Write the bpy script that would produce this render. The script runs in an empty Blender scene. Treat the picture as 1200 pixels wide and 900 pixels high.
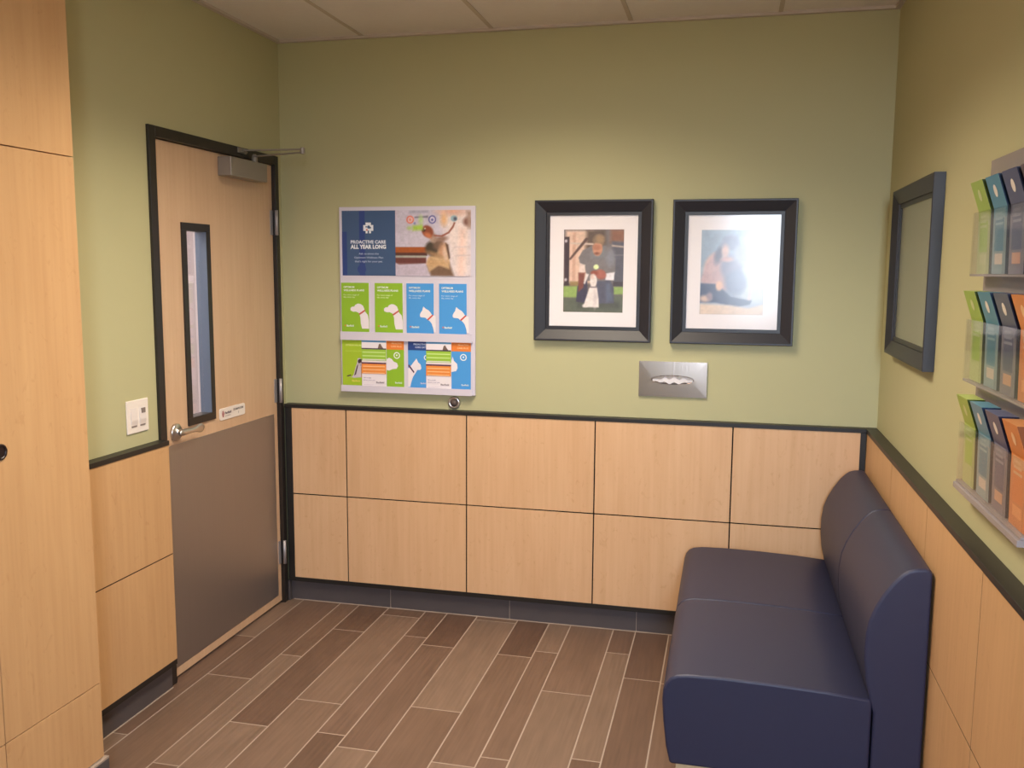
import bpy, bmesh, math, random
import numpy as np
from mathutils import Vector, Matrix
random.seed(7)
SC = bpy.context.scene
COL = SC.collection
PI = math.pi

# ---------------------------------------------------------------- colour and materials
def lin(c):
    c = c / 255.0
    return c / 12.92 if c <= 0.04045 else ((c + 0.055) / 1.055) ** 2.4
def L(rgb): return (lin(rgb[0]), lin(rgb[1]), lin(rgb[2]), 1.0)

def newmat(name):
    m = bpy.data.materials.new(name); m.use_nodes = True
    nt = m.node_tree
    for n in list(nt.nodes): nt.nodes.remove(n)
    out = nt.nodes.new('ShaderNodeOutputMaterial')
    return m, nt, out
def N(nt, t, **kw):
    n = nt.nodes.new(t)
    for k, v in kw.items():
        if k in n.inputs: n.inputs[k].default_value = v
        else: setattr(n, k, v)
    return n

def mat(name, rgb, rough=0.5, metal=0.0, spec=0.5, bump=0.0, bscale=200, var=0.04, vscale=6, coat=0.0, emis=None, estr=0):
    """principled surface with a faint procedural mottling and optional grain bump"""
    m, nt, out = newmat(name)
    b = N(nt, 'ShaderNodeBsdfPrincipled', Roughness=rough, Metallic=metal)
    b.inputs['Specular IOR Level'].default_value = spec
    if coat: b.inputs['Coat Weight'].default_value = coat
    tc = N(nt, 'ShaderNodeTexCoord')
    n = N(nt, 'ShaderNodeTexNoise', Scale=vscale, Detail=3.0)
    nt.links.new(tc.outputs['Object'], n.inputs['Vector'])
    c = L(rgb)
    mx = N(nt, 'ShaderNodeMix', data_type='RGBA')
    mx.inputs[6].default_value = (c[0]*(1-var), c[1]*(1-var), c[2]*(1-var), 1)
    mx.inputs[7].default_value = (min(1, c[0]*(1+var)), min(1, c[1]*(1+var)), min(1, c[2]*(1+var)), 1)
    nt.links.new(n.outputs['Fac'], mx.inputs[0])
    nt.links.new(mx.outputs[2], b.inputs['Base Color'])
    if bump:
        n2 = N(nt, 'ShaderNodeTexNoise', Scale=bscale, Detail=2.0)
        nt.links.new(tc.outputs['Object'], n2.inputs['Vector'])
        bp = N(nt, 'ShaderNodeBump', Strength=bump, Distance=0.002)
        nt.links.new(n2.outputs['Fac'], bp.inputs['Height'])
        nt.links.new(bp.outputs['Normal'], b.inputs['Normal'])
    if emis:
        b.inputs['Emission Color'].default_value = L(emis); b.inputs['Emission Strength'].default_value = estr
    nt.links.new(b.outputs[0], out.inputs[0])
    return m

def wood(name, rgb_a, rgb_b, rough=0.38, flecks=0.5, axis='z', coat=0.0, spec=0.4):
    m, nt, out = newmat(name)
    b = N(nt, 'ShaderNodeBsdfPrincipled', Roughness=rough)
    b.inputs['Specular IOR Level'].default_value = spec
    b.inputs['Coat Weight'].default_value = coat
    geo = N(nt, 'ShaderNodeNewGeometry'); oi = N(nt, 'ShaderNodeObjectInfo')
    off = N(nt, 'ShaderNodeVectorMath', operation='SCALE'); off.inputs[3].default_value = 17.0
    cb = N(nt, 'ShaderNodeCombineXYZ')
    for i in range(3): nt.links.new(oi.outputs['Random'], cb.inputs[i])
    nt.links.new(cb.outputs[0], off.inputs[0])
    add = N(nt, 'ShaderNodeVectorMath', operation='ADD')
    nt.links.new(geo.outputs['Position'], add.inputs[0]); nt.links.new(off.outputs[0], add.inputs[1])
    def mapped(sx, sy, sz):
        mp = N(nt, 'ShaderNodeMapping'); mp.inputs['Scale'].default_value = (sx, sy, sz)
        nt.links.new(add.outputs[0], mp.inputs['Vector']); return mp
    g = (60, 60, 2.2) if axis == 'z' else (60, 2.2, 60)
    n1 = N(nt, 'ShaderNodeTexNoise', Scale=1.0, Detail=4.0); nt.links.new(mapped(*g).outputs[0], n1.inputs['Vector'])
    g2 = (7, 7, 1.3) if axis == 'z' else (7, 1.3, 7)
    n2 = N(nt, 'ShaderNodeTexNoise', Scale=1.0, Detail=3.0, Distortion=1.2); nt.links.new(mapped(*g2).outputs[0], n2.inputs['Vector'])
    g3 = (30, 30, 16)
    n3 = N(nt, 'ShaderNodeTexNoise', Scale=1.0, Detail=2.0, Distortion=2.0); nt.links.new(mapped(*g3).outputs[0], n3.inputs['Vector'])
    r1 = N(nt, 'ShaderNodeMapRange'); r1.inputs[1].default_value = .35; r1.inputs[2].default_value = .68
    r1.inputs[3].default_value = 0; r1.inputs[4].default_value = .28
    nt.links.new(n1.outputs['Fac'], r1.inputs[0])
    a1 = N(nt, 'ShaderNodeMath', operation='MULTIPLY_ADD'); a1.inputs[1].default_value = .7
    nt.links.new(n2.outputs['Fac'], a1.inputs[0]); nt.links.new(r1.outputs[0], a1.inputs[2])
    r3 = N(nt, 'ShaderNodeMapRange'); r3.inputs[1].default_value = .62; r3.inputs[2].default_value = .74
    r3.inputs[3].default_value = 0; r3.inputs[4].default_value = flecks
    nt.links.new(n3.outputs['Fac'], r3.inputs[0])
    a2 = N(nt, 'ShaderNodeMath', operation='ADD'); a2.use_clamp = True
    nt.links.new(a1.outputs[0], a2.inputs[0]); nt.links.new(r3.outputs[0], a2.inputs[1])
    mx = N(nt, 'ShaderNodeMix', data_type='RGBA'); mx.inputs[6].default_value = L(rgb_a); mx.inputs[7].default_value = L(rgb_b)
    nt.links.new(a2.outputs[0], mx.inputs[0]); nt.links.new(mx.outputs[2], b.inputs['Base Color'])
    nt.links.new(b.outputs[0], out.inputs[0])
    return m

def glass(name, tint=(1, 1, 1), rough=0.02, ior=1.5, haze=0.0, hazecol=(200, 200, 200)):
    m, nt, out = newmat(name)
    t = N(nt, 'ShaderNodeBsdfTransparent'); t.inputs[0].default_value = (*tint, 1)
    g = N(nt, 'ShaderNodeBsdfGlossy', Roughness=rough)
    f = N(nt, 'ShaderNodeFresnel'); geo = N(nt, 'ShaderNodeNewGeometry')
    k = N(nt, 'ShaderNodeMath', operation='MULTIPLY_ADD'); k.inputs[1].default_value = 1/ior-ior; k.inputs[2].default_value = ior
    nt.links.new(geo.outputs['Backfacing'], k.inputs[0]); nt.links.new(k.outputs[0], f.inputs['IOR'])
    mx = N(nt, 'ShaderNodeMixShader')
    nt.links.new(f.outputs[0], mx.inputs[0]); nt.links.new(t.outputs[0], mx.inputs[1]); nt.links.new(g.outputs[0], mx.inputs[2])
    res = mx.outputs[0]
    if haze:
        d = N(nt, 'ShaderNodeBsdfDiffuse'); d.inputs[0].default_value = L(hazecol)
        m2 = N(nt, 'ShaderNodeMixShader'); m2.inputs[0].default_value = haze
        nt.links.new(res, m2.inputs[1]); nt.links.new(d.outputs[0], m2.inputs[2]); res = m2.outputs[0]
    nt.links.new(res, out.inputs[0])
    return m

def printed(name, rough=0.35, spec=0.5, noise=0.03):
    """ink on paper: colour comes from the mesh's own colour attribute"""
    m, nt, out = newmat(name)
    b = N(nt, 'ShaderNodeBsdfPrincipled', Roughness=rough); b.inputs['Specular IOR Level'].default_value = spec
    a = N(nt, 'ShaderNodeAttribute', attribute_name='Col')
    n = N(nt, 'ShaderNodeTexNoise', Scale=900.0, Detail=1.0)
    tc = N(nt, 'ShaderNodeTexCoord'); nt.links.new(tc.outputs['Object'], n.inputs['Vector'])
    mr = N(nt, 'ShaderNodeMapRange'); mr.inputs[3].default_value = 1-noise; mr.inputs[4].default_value = 1+noise
    nt.links.new(n.outputs['Fac'], mr.inputs[0])
    vm = N(nt, 'ShaderNodeVectorMath', operation='SCALE')
    nt.links.new(a.outputs['Color'], vm.inputs[0]); nt.links.new(mr.outputs[0], vm.inputs[3])
    nt.links.new(vm.outputs[0], b.inputs['Base Color']); nt.links.new(b.outputs[0], out.inputs[0])
    return m

def tilemat(name, rough=0.45):
    """wood-look porcelain: plank tint from the colour attribute, streaks along the plank"""
    m, nt, out = newmat(name)
    b = N(nt, 'ShaderNodeBsdfPrincipled', Roughness=rough); b.inputs['Specular IOR Level'].default_value = .4
    a = N(nt, 'ShaderNodeAttribute', attribute_name='Col')
    geo = N(nt, 'ShaderNodeNewGeometry')
    def nz(s, det, dist=0):
        mp = N(nt, 'ShaderNodeMapping'); mp.inputs['Scale'].default_value = s
        nt.links.new(geo.outputs['Position'], mp.inputs['Vector'])
        n = N(nt, 'ShaderNodeTexNoise', Scale=1.0, Detail=det, Distortion=dist)
        nt.links.new(mp.outputs[0], n.inputs['Vector']); return n
    n1 = nz((90, 4, 1), 4); n2 = nz((9, 3, 1), 4, .8)
    ad = N(nt, 'ShaderNodeMath', operation='ADD'); nt.links.new(n1.outputs['Fac'], ad.inputs[0]); nt.links.new(n2.outputs['Fac'], ad.inputs[1])
    mr = N(nt, 'ShaderNodeMapRange'); mr.inputs[1].default_value = .6; mr.inputs[2].default_value = 1.4
    mr.inputs[3].default_value = .80; mr.inputs[4].default_value = 1.2
    nt.links.new(ad.outputs[0], mr.inputs[0])
    vm = N(nt, 'ShaderNodeVectorMath', operation='SCALE')
    nt.links.new(a.outputs['Color'], vm.inputs[0]); nt.links.new(mr.outputs[0], vm.inputs[3])
    nt.links.new(vm.outputs[0], b.inputs['Base Color'])
    r2 = N(nt, 'ShaderNodeMapRange'); r2.inputs[3].default_value = rough-.08; r2.inputs[4].default_value = rough+.12
    nt.links.new(n2.outputs['Fac'], r2.inputs[0]); nt.links.new(r2.outputs[0], b.inputs['Roughness'])
    nt.links.new(b.outputs[0], out.inputs[0])
    return m

def brushed(name, rgb, rough=.3, axis=(2, 2, 300), amt=.25):
    m, nt, out = newmat(name)
    b = N(nt, 'ShaderNodeBsdfPrincipled', Roughness=rough, Metallic=1.0)
    b.inputs['Base Color'].default_value = L(rgb)
    tc = N(nt, 'ShaderNodeTexCoord'); mp = N(nt, 'ShaderNodeMapping'); mp.inputs['Scale'].default_value = axis
    n = N(nt, 'ShaderNodeTexNoise', Scale=1.0, Detail=3.0)
    nt.links.new(tc.outputs['Object'], mp.inputs[0]); nt.links.new(mp.outputs[0], n.inputs['Vector'])
    mr = N(nt, 'ShaderNodeMapRange'); mr.inputs[3].default_value = rough-.06; mr.inputs[4].default_value = rough+.10
    nt.links.new(n.outputs['Fac'], mr.inputs[0]); nt.links.new(mr.outputs[0], b.inputs['Roughness'])
    bp = N(nt, 'ShaderNodeBump', Strength=amt, Distance=.0006)
    nt.links.new(n.outputs['Fac'], bp.inputs['Height']); nt.links.new(bp.outputs[0], b.inputs['Normal'])
    nt.links.new(b.outputs[0], out.inputs[0])
    return m

M = {}
M['green'] = mat('sage_wall_paint', (186, 182, 142), .62, spec=.3, bump=.05, bscale=260, var=.015)
M['maple'] = wood('maple_laminate', (226, 186, 146), (205, 160, 118), .42, .35)
M['maple_side_shade'] = wood('maple_laminate_side_shade', (211, 170, 124), (190, 147, 103), .42, .3)  # maple darkened and yellowed to hold the side walls' dimmer, warmer light
M['maple_door'] = wood('maple_door_veneer', (216, 184, 152), (198, 162, 130), .42, .2)
M['maple_edge'] = wood('maple_edge_band', (226, 196, 156), (208, 176, 134), .45, .1)
M['black'] = mat('black_trim', (36, 33, 31), .42, spec=.45, var=.05)
M['dark'] = mat('dark_reveal', (14, 12, 11), .8, spec=.1)
M['frame_steel'] = mat('black_painted_steel', (38, 33, 31), .38, spec=.5, var=.05)
M['slate'] = mat('slate_tile_base', (82, 76, 78), .4, bump=.06, bscale=60, var=.08, vscale=12)
M['grout'] = mat('grey_grout', (166, 150, 137), .9)
M['floor'] = tilemat('plank_tile')
M['ceil'] = mat('ceiling_tile', (232, 226, 224), .95, spec=.1, bump=.35, bscale=170, var=.03, vscale=40)
M['tbar'] = mat('ceiling_grid_paint', (200, 188, 178), .6, spec=.3)
M['silver'] = mat('silver_painted_metal', (150, 142, 134), .4, metal=.35, spec=.5)
M['steel'] = brushed('satin_steel', (214, 208, 204), .30, (40, 40, 40), .05)
M['kick'] = brushed('brushed_kick_plate', (178, 174, 174), .48, (300, 300, 2), .08)
M['tissue_steel'] = brushed('brushed_tissue_plate', (196, 184, 176), .22, (300, 2, 2), .06)
M['chrome'] = mat('polished_chrome', (220, 216, 212), .12, metal=1.0, var=.01)
M['white'] = mat('white_plastic', (236, 228, 222), .35)
M['offwhite'] = mat('pale_slider_plastic', (226, 218, 216), .4)
M['greymark'] = mat('grey_plastic', (128, 118, 116), .4)
M['vinyl'] = mat('navy_upholstery', (44, 46, 70), .48, spec=.48, bump=.12, bscale=420, var=.04, vscale=20)
M['picframe'] = mat('dark_espresso_frame', (34, 33, 41), .42, spec=.55, var=.04)  # espresso tinted blue to carry the window's reflection
M['mat'] = mat('white_picture_mat', (238, 232, 236), .85, spec=.2, var=.01)
M['board'] = mat('lilac_white_acrylic', (214, 208, 222), .28, spec=.5, var=.01)
M['print'] = printed('glossy_print', .3)
M['photo'] = printed('photo_print', .4)
M['glass'] = glass('picture_glass', rough=.17, ior=1.5)
M['glass_clear'] = glass('clear_glass', rough=.0)
M['acrylic'] = glass('clear_acrylic', (.98, .98, .97), .08, 1.13, .015, (190, 185, 185))
M['frost'] = glass('frosted_acrylic', (.85, .84, .84), .15, 1.45, .55, (176, 166, 166))
M['sage_reflection'] = mat('sage_grey_reflection', (140, 142, 124), .6, var=.02)  # reflection of the green wall, painted as a flat mount colour
M['hall'] = mat('pale_corridor_paint', (218, 210, 212), .7, spec=.2, var=.02)
M['tissue'] = mat('white_tissue', (240, 236, 240), .9, spec=.1, bump=.5, bscale=60)
M['rubber'] = mat('brown_grey_rubber', (88, 74, 70), .5)
M['stop'] = mat('blue_grey_sheen', (98, 110, 132), .3, spec=.7)  # bluish window sheen on the black reveal, put into the colour
M['hingem'] = mat('satin_hinge_metal', (176, 172, 176), .38, metal=.5)
M['hole'] = mat('dark_grommet', (34, 22, 26), .35)
M['lens'] = mat('prismatic_lens', (240, 235, 225), .5, emis=(255, 226, 190), estr=2.2)
M['plinth'] = wood('pale_plinth_wood', (214, 190, 150), (196, 170, 128), .5, .1)

# ---------------------------------------------------------------- mesh helpers
def box(bm, x0, x1, y0, y1, z0, z1, mi=0):
    v = [bm.verts.new(p) for p in ((x0,y0,z0),(x1,y0,z0),(x1,y1,z0),(x0,y1,z0),(x0,y0,z1),(x1,y0,z1),(x1,y1,z1),(x0,y1,z1))]
    for f in ((3,2,1,0),(4,5,6,7),(0,1,5,4),(1,2,6,5),(2,3,7,6),(3,0,4,7)):
        q = bm.faces.new([v[i] for i in f]); q.material_index = mi
def prism(bm, prof, a0, a1, axis='y', mi=0):
    """closed profile extruded along an axis; prof pairs are the two other axes in xyz order"""
    def P(p, a):
        return (p[0], a, p[1]) if axis == 'y' else ((a, p[0], p[1]) if axis == 'x' else (p[0], p[1], a))
    A = [bm.verts.new(P(p, a0)) for p in prof]; B = [bm.verts.new(P(p, a1)) for p in prof]
    n = len(prof)
    f = bm.faces.new(A); f.material_index = mi
    f = bm.faces.new(B[::-1]); f.material_index = mi
    for i in range(n):
        f = bm.faces.new((A[i], B[i], B[(i+1) % n], A[(i+1) % n])); f.material_index = mi
def ring(c, ax, r, n=24):
    c = Vector(c); ax = Vector(ax).normalized()
    u = ax.orthogonal().normalized(); w = ax.cross(u)
    return [c + r*(math.cos(2*PI*i/n)*u + math.sin(2*PI*i/n)*w) for i in range(n)]
def lathe(bm, base, ax, prof, n=28, mi=0):
    """prof: (distance along axis, radius)"""
    ax = Vector(ax).normalized(); base = Vector(base); prev = None
    for k, (d, r) in enumerate(prof):
        cur = [bm.verts.new(p) for p in ring(base + ax*d, ax, max(r, 1e-5), n)]
        if prev:
            for i in range(n):
                f = bm.faces.new((prev[i], prev[(i+1) % n], cur[(i+1) % n], cur[i])); f.material_index = mi; f.smooth = True
        else: bm.faces.new(cur[::-1]).material_index = mi
        prev = cur
    bm.faces.new(prev).material_index = mi
def bar(bm, a, b, r, n=16, mi=0):
    a = Vector(a); b = Vector(b); lathe(bm, a, b-a, [(0, r), ((b-a).length, r)], n, mi)
def orient(bm, a, b, w, t, up=(0, 0, 1)):
    """flat bar of width w (sideways) and thickness t (along up) from a to b"""
    a = Vector(a); b = Vector(b); d = (b-a).normalized(); s = d.cross(Vector(up)).normalized(); u = s.cross(d)
    vs = []
    for p in (a, b):
        for q in ((-1,-1),(1,-1),(1,1),(-1,1)): vs.append(bm.verts.new(p + s*q[0]*w/2 + u*q[1]*t/2))
    for f in ((3,2,1,0),(4,5,6,7),(0,1,5,4),(1,2,6,5),(2,3,7,6),(3,0,4,7)): bm.faces.new([vs[i] for i in f])

def worldpos(o):
    p = Vector(o.location)
    while o.parent: o = o.parent; p += Vector(o.location)
    return p
def obj(name, bm, mats, parent=None, bevel=0, seg=2, origin=None, smooth=False, ang=40):
    if not isinstance(mats, (list, tuple)): mats = [mats]
    me = bpy.data.meshes.new(name)
    bmesh.ops.recalc_face_normals(bm, faces=bm.faces)
    off = worldpos(parent) if parent else Vector(origin or (0, 0, 0))
    bmesh.ops.translate(bm, verts=bm.verts, vec=-off)
    bm.to_mesh(me); bm.free()
    for m in mats: me.materials.append(m)
    o = bpy.data.objects.new(name, me); COL.objects.link(o)
    if parent: o.parent = parent
    else: o.location = off
    if smooth or bevel:
        for p in me.polygons: p.use_smooth = True
        me.set_sharp_from_angle(angle=math.radians(ang))
    if bevel:
        b = o.modifiers.new('bevel', 'BEVEL'); b.width = bevel; b.segments = seg; b.limit_method = 'ANGLE'
        b.angle_limit = math.radians(50); b.harden_normals = True
    return o
def tag(o, label=None, cat=None, group=None, kind=None):
    if label: o['label'] = label
    if cat: o['category'] = cat
    if group: o['group'] = group
    if kind: o['kind'] = kind
    return o
def empty(name, loc, parent=None):
    o = bpy.data.objects.new(name, None); COL.objects.link(o)
    o.empty_display_size = .05
    if parent: o.parent = parent; o.location = Vector(loc) - worldpos(parent)
    else: o.location = loc
    return o
def thing(name, loc, label, cat, group=None):
    return tag(empty(name, loc), label, cat, group)
def struct(name, loc=(0, 0, 0)):
    return tag(empty(name, loc), kind='structure')
def BM(): return bmesh.new()
def onebox(*a):
    b = BM(); box(b, *a); return b

# ---------------------------------------------------------------- flat printed matter
_tc = {}
def text_mesh(s, bold=0.0):
    k = (s, bold)
    if k in _tc: return _tc[k]
    cu = bpy.data.curves.new('lettering', 'FONT'); cu.body = s; cu.size = 1.0; cu.offset = bold
    cu.resolution_u = 2; cu.fill_mode = 'FRONT' if hasattr(cu, 'fill_mode') else cu.fill_mode
    o = bpy.data.objects.new('lettering', cu); COL.objects.link(o)
    bpy.context.view_layer.update()
    me = bpy.data.meshes.new_from_object(o.evaluated_get(bpy.context.evaluated_depsgraph_get()))
    vs = [(v.co.x, v.co.y) for v in me.vertices]; fs = [tuple(p.vertices) for p in me.polygons]
    bpy.data.objects.remove(o); bpy.data.curves.remove(cu); bpy.data.meshes.remove(me)
    _tc[k] = (vs, fs); return _tc[k]

class Sheet:
    """a flat print: polygons, lettering and soft-edged picture fields in metres (u right, v up), gathered into one mesh"""
    def __init__(s, O, U, V, step=.00018):
        s.O = Vector(O); s.U = Vector(U); s.V = Vector(V); s.Nn = s.U.cross(s.V).normalized(); s.step = step
        s.v = []; s.f = []; s.c = []; s.layer = 0
    def P(s, u, v, l): return s.O + s.U*u + s.V*v + s.Nn*(l*s.step)
    def poly(s, pts, rgb, l=None):
        if l is None: s.layer += 1; l = s.layer
        b = len(s.v); s.v += [s.P(u, v, l) for u, v in pts]
        s.f.append(tuple(range(b, b+len(pts)))); s.c.append([L(rgb)]*len(pts))
    def rect(s, u0, u1, v0, v1, rgb, l=None): s.poly([(u0, v0), (u1, v0), (u1, v1), (u0, v1)], rgb, l)
    def disc(s, u, v, r, rgb, n=24, ry=None, l=None):
        ry = ry or r; s.poly([(u+r*math.cos(2*PI*i/n), v+ry*math.sin(2*PI*i/n)) for i in range(n)], rgb, l)
    def text(s, t, u, v, h, rgb, w=None, align='L', bold=0.02, l=None):
        """cap height h; w squeezes the line to that width"""
        if l is None: s.layer += 1; l = s.layer
        vs, fs = text_mesh(t, bold)
        if not vs: return
        x0 = min(p[0] for p in vs); x1 = max(p[0] for p in vs); k = h/.70; sx = k
        if w: sx = w/(x1-x0)
        wid = (x1-x0)*sx; du = u - (0 if align == 'L' else wid/2 if align == 'C' else wid)
        b = len(s.v); s.v += [s.P(du+(x-x0)*sx, v+y*k, l) for x, y in vs]
        for f in fs: s.f.append(tuple(b+i for i in f)); s.c.append([L(rgb)]*len(f))
    def field(s, u0, u1, v0, v1, nx, ny, shapes, bg, l=None):
        """a photograph: shapes with soft edges painted back to front, u right, v DOWN in 0..1"""
        if l is None: s.layer += 1; l = s.layer
        X, Y = np.meshgrid(np.linspace(0, 1, nx+1), np.linspace(0, 1, ny+1))
        C = np.zeros((ny+1, nx+1, 3)); C[:] = bg
        asp = (v1-v0)/(u1-u0)
        for sh in shapes:
            kind, prm, rgb, soft = sh[0], sh[1], sh[2], sh[3]; op = sh[4] if len(sh) > 4 else 1.0
            if kind == 'e':
                cx, cy, rx, ry = prm[:4]; a = prm[4] if len(prm) > 4 else 0
                dx = X-cx; dy = (Y-cy)*asp
                ca, sa = math.cos(a), math.sin(a); px = dx*ca+dy*sa; py = -dx*sa+dy*ca; ryy = ry*asp
                d = (np.sqrt((px/rx)**2+(py/ryy)**2)-1)*min(rx, ryy)
            else:
                pts = prm; n = len(pts); d = np.full(X.shape, 1e9); ins = np.zeros(X.shape, bool)
                for i in range(n):
                    ax, ay = pts[i]; bx, by = pts[(i+1) % n]; ay2 = ay*asp; by2 = by*asp
                    ex, ey = bx-ax, by2-ay2; t = np.clip(((X-ax)*ex+(Y*asp-ay2)*ey)/(ex*ex+ey*ey+1e-12), 0, 1)
                    d = np.minimum(d, np.hypot(X-ax-t*ex, Y*asp-ay2-t*ey))
                    cnd = ((ay > Y) != (by > Y)); 
                    with np.errstate(divide='ignore', invalid='ignore'):
                        xx = (bx-ax)*(Y-ay)/(by-ay+1e-12)+ax
                    ins ^= cnd & (X < xx)
                d = np.where(ins, -d, d)
            al = np.clip(.5-d/soft, 0, 1)*op
            C = C*(1-al[..., None]) + np.array(rgb)*al[..., None]
        rg = np.random.RandomState(5)
        gn = sum(np.repeat(np.repeat(rg.rand(ny//q+2, nx//q+2), q, 0), q, 1)[:ny+1, :nx+1] for q in (2, 4, 7))/3-.5
        C = C*(1+.13*gn[..., None])
        b = len(s.v)
        for j in range(ny+1):
            for i in range(nx+1): s.v.append(s.P(u0+(u1-u0)*i/nx, v1-(v1-v0)*j/ny, l))
        cl = np.clip(C/255, 0, 1); cl = np.where(cl <= .04045, cl/12.92, ((cl+.055)/1.055)**2.4)
        idx = lambda j, i: b+j*(nx+1)+i
        for j in range(ny):
            for i in range(nx):
                q = ((j+1, i), (j+1, i+1), (j, i+1), (j, i))
                s.f.append(tuple(idx(*t) for t in q)); s.c.append([(*cl[t], 1.0) for t in q])
    def build(s, name, m, parent=None, origin=None):
        off = worldpos(parent) if parent else Vector(origin or (0, 0, 0))
        me = bpy.data.meshes.new(name); me.from_pydata([tuple(p-off) for p in s.v], [], s.f); me.materials.append(m)
        ca = me.color_attributes.new('Col', 'FLOAT_COLOR', 'CORNER')
        ca.data.foreach_set('color', np.array([x for f in s.c for c in f for x in c], dtype=np.float32))
        o = bpy.data.objects.new(name, me); COL.objects.link(o)
        if parent: o.parent = parent
        else: o.location = off
        return o

def on_back(x, z, d): return Sheet((x, -d, z), (1, 0, 0), (0, 0, 1))
def on_right(y, z, x): return Sheet((x, y, z), (0, -1, 0), (0, 0, 1))
def on_left(y, z, x): return Sheet((x, y, z), (0, 1, 0), (0, 0, 1))

# ---------------------------------------------------------------- room dimensions
W, H = 2.7377, 2.7096
YR = -4.95                       # rear wall behind the camera
ZCT, ZCB, ZMID, ZBOT = .9968, .9789, .5515, .1262
PP, CP, BP = .045, .0465, .0195  # panelling, cap and tile base stand this far off the walls
DY0, DY1, DZ = -.9957, -.0836, 2.1307      # door leaf
FY0, FY1, FZ = -1.0392, -.0461, 2.1757     # door frame outside
WX0, WX1, WZ0, WZ1 = 2.10, 2.68, 1.25, 2.55  # window in the rear wall

# walls
def wall(name, bm): return tag(obj(name, bm, M['green']), kind='structure')
wall('wall_back', onebox(-.12, W+.12, 0, .12, -.1, H+.35))
wall('wall_right', onebox(W, W+.12, YR-.12, 0, -.1, H+.35))
b = BM()
box(b, -.12, 0, FY1-.005, 0, -.1, H+.35); box(b, -.12, 0, YR-.12, FY0+.005, -.1, H+.35)
box(b, -.12, 0, FY0+.005, FY1-.005, FZ-.005, H+.35)
wall('wall_left', b)
b = BM()
box(b, 0, WX0, YR-.12, YR, -.1, H+.35); box(b, WX1, W, YR-.12, YR, -.1, H+.35)
box(b, WX0, WX1, YR-.12, YR, -.1, WZ0); box(b, WX0, WX1, YR-.12, YR, WZ1, H+.35)
wall('wall_rear', b)

# corridor seen through the door's narrow glass
b = BM()
box(b, -1.75, -1.63, -3.2, 1.9, -.1, H); box(b, -1.63, -.12, 1.8, 1.9, -.1, H); box(b, -1.63, -.12, -3.2, -3.1, -.1, H)
box(b, -.14, -.12, .12, 1.8, -.1, H)
tag(obj('wall_corridor', b, M['hall']), kind='structure')
b = BM(); box(b, -1.75, -.12, -3.2, 1.9, H, H+.05)
tag(obj('ceiling_corridor', b, M['ceil']), kind='structure')

t = thing('notice', (-1.63, 1.755, 1.55), 'small white notice on the corridor wall beyond the narrow door glass', 'notice')
obj('sheet', onebox(-1.6298, -1.624, 1.70, 1.785, 1.545, 1.60), M['mat'], t)
# floor planks
xs = [-1.75, -1.55, -1.4, -1.2, -1.1, -.95, -.75, -.6, -.5, -.3, -.2, .082, .28, .38, .535, .725, .835, .985, 1.185, 1.337, 1.44, 1.64, 1.742, 1.893, 2.09, 2.24, 2.34, 2.54, 2.64, 2.86]
joints = {10: -.507, 11: -.896, 12: -.647, 13: -.332, 14: -.109, 15: -.325, 16: -.400, 17: -.060, 18: -.416, 19: -.345, 20: -.709, 21: -.281, 22: -.516}
tints = [(118,97,84),(112,91,79),(124,104,91),(106,85,73),(115,94,82),(102,81,70),(129,110,97)]
tintfix = {(11, 0): 4, (12, 0): 0, (13, 0): 3, (13, 1): 1, (14, 1): 2, (15, 0): 3, (16, 0): 5, (16, 1): 1, (17, 0): 0, (17, 1): 6, (18, 0): 5, (18, 1): 0, (20, 0): 0, (20, 1): 6, (21, 0): 1, (21, 1): 6, (22, 0): 5, (22, 1): 1}
s = Sheet((0, 0, 0), (1, 0, 0), (0, 1, 0))
rnd = random.Random(3)
for k in range(len(xs)-1):
    y = 0.03; j0 = joints.get(k, -.2-.11*((k*5) % 8)); g = .0026; n = 0
    if k < 10: y = 1.8
    j = j0
    while j-.9 > y-.001: j -= .9
    while j < y-.9: j += .9
    edges = [y]; jj = j0
    while jj+.9 < y-.1: jj += .9
    while jj > YR: edges.append(jj); jj -= .9
    edges.append(YR)
    for n in range(len(edges)-1):
        t = tints[tintfix.get((k, n), rnd.randrange(7))]
        dt = rnd.uniform(-3, 3); t = (t[0]*.93+dt, t[1]*.90+dt, t[2]*.875+dt)
        s.rect(xs[k]+g, xs[k+1]-g, edges[n+1]+g, edges[n]-g, t, 6)
    
plk = s.build('floor', M['floor'])
me = plk.data
# grout bed and slab below the planks, in the same mesh
bm = BM(); bm.from_mesh(me)
lay = bm.loops.layers.float_color['Col']
nf = len(bm.faces); box(bm, -1.75, W+.1, YR-.1, 1.9, -.1, 0.0007)
bm.faces.ensure_lookup_table()
for f in bm.faces[nf:]:
    f.material_index = 1
bm.to_mesh(me); bm.free(); me.materials.append(M['grout'])
tag(plk, kind='structure')

# ceiling: tiles above a metal grid
b = BM()
TX = [.432+.614*i-.614 for i in range(5)]
cx = [0]+[x for x in TX if 0.02 < x < W]+[W]
cy = [0, -.80, -2.02, -3.24, -4.46, YR]
lights = {(2, 1), (2, 3)}
for i in range(len(cx)-1):
    for j in range(len(cy)-1):
        if (i, j) in lights: continue
        box(b, cx[i], cx[i+1], cy[j+1], cy[j], H+.002, H+.02)
nf = len(b.faces)
for x in cx[1:-1]: box(b, x-.009, x+.009, YR, 0, H-.001, H+.0025, 1)
for y in cy[1:-1]: box(b, 0, W, y-.009, y+.009, H-.001, H+.0022, 1)
box(b, 0, W, -.022, 0, H-.009, H+.004, 1); box(b, 0, .022, YR, -.022, H-.009, H+.004, 1); box(b, W-.022, W, YR, -.022, H-.009, H+.004, 1)
tag(obj('ceiling', b, [M['ceil'], M['tbar']]), kind='structure')
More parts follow.
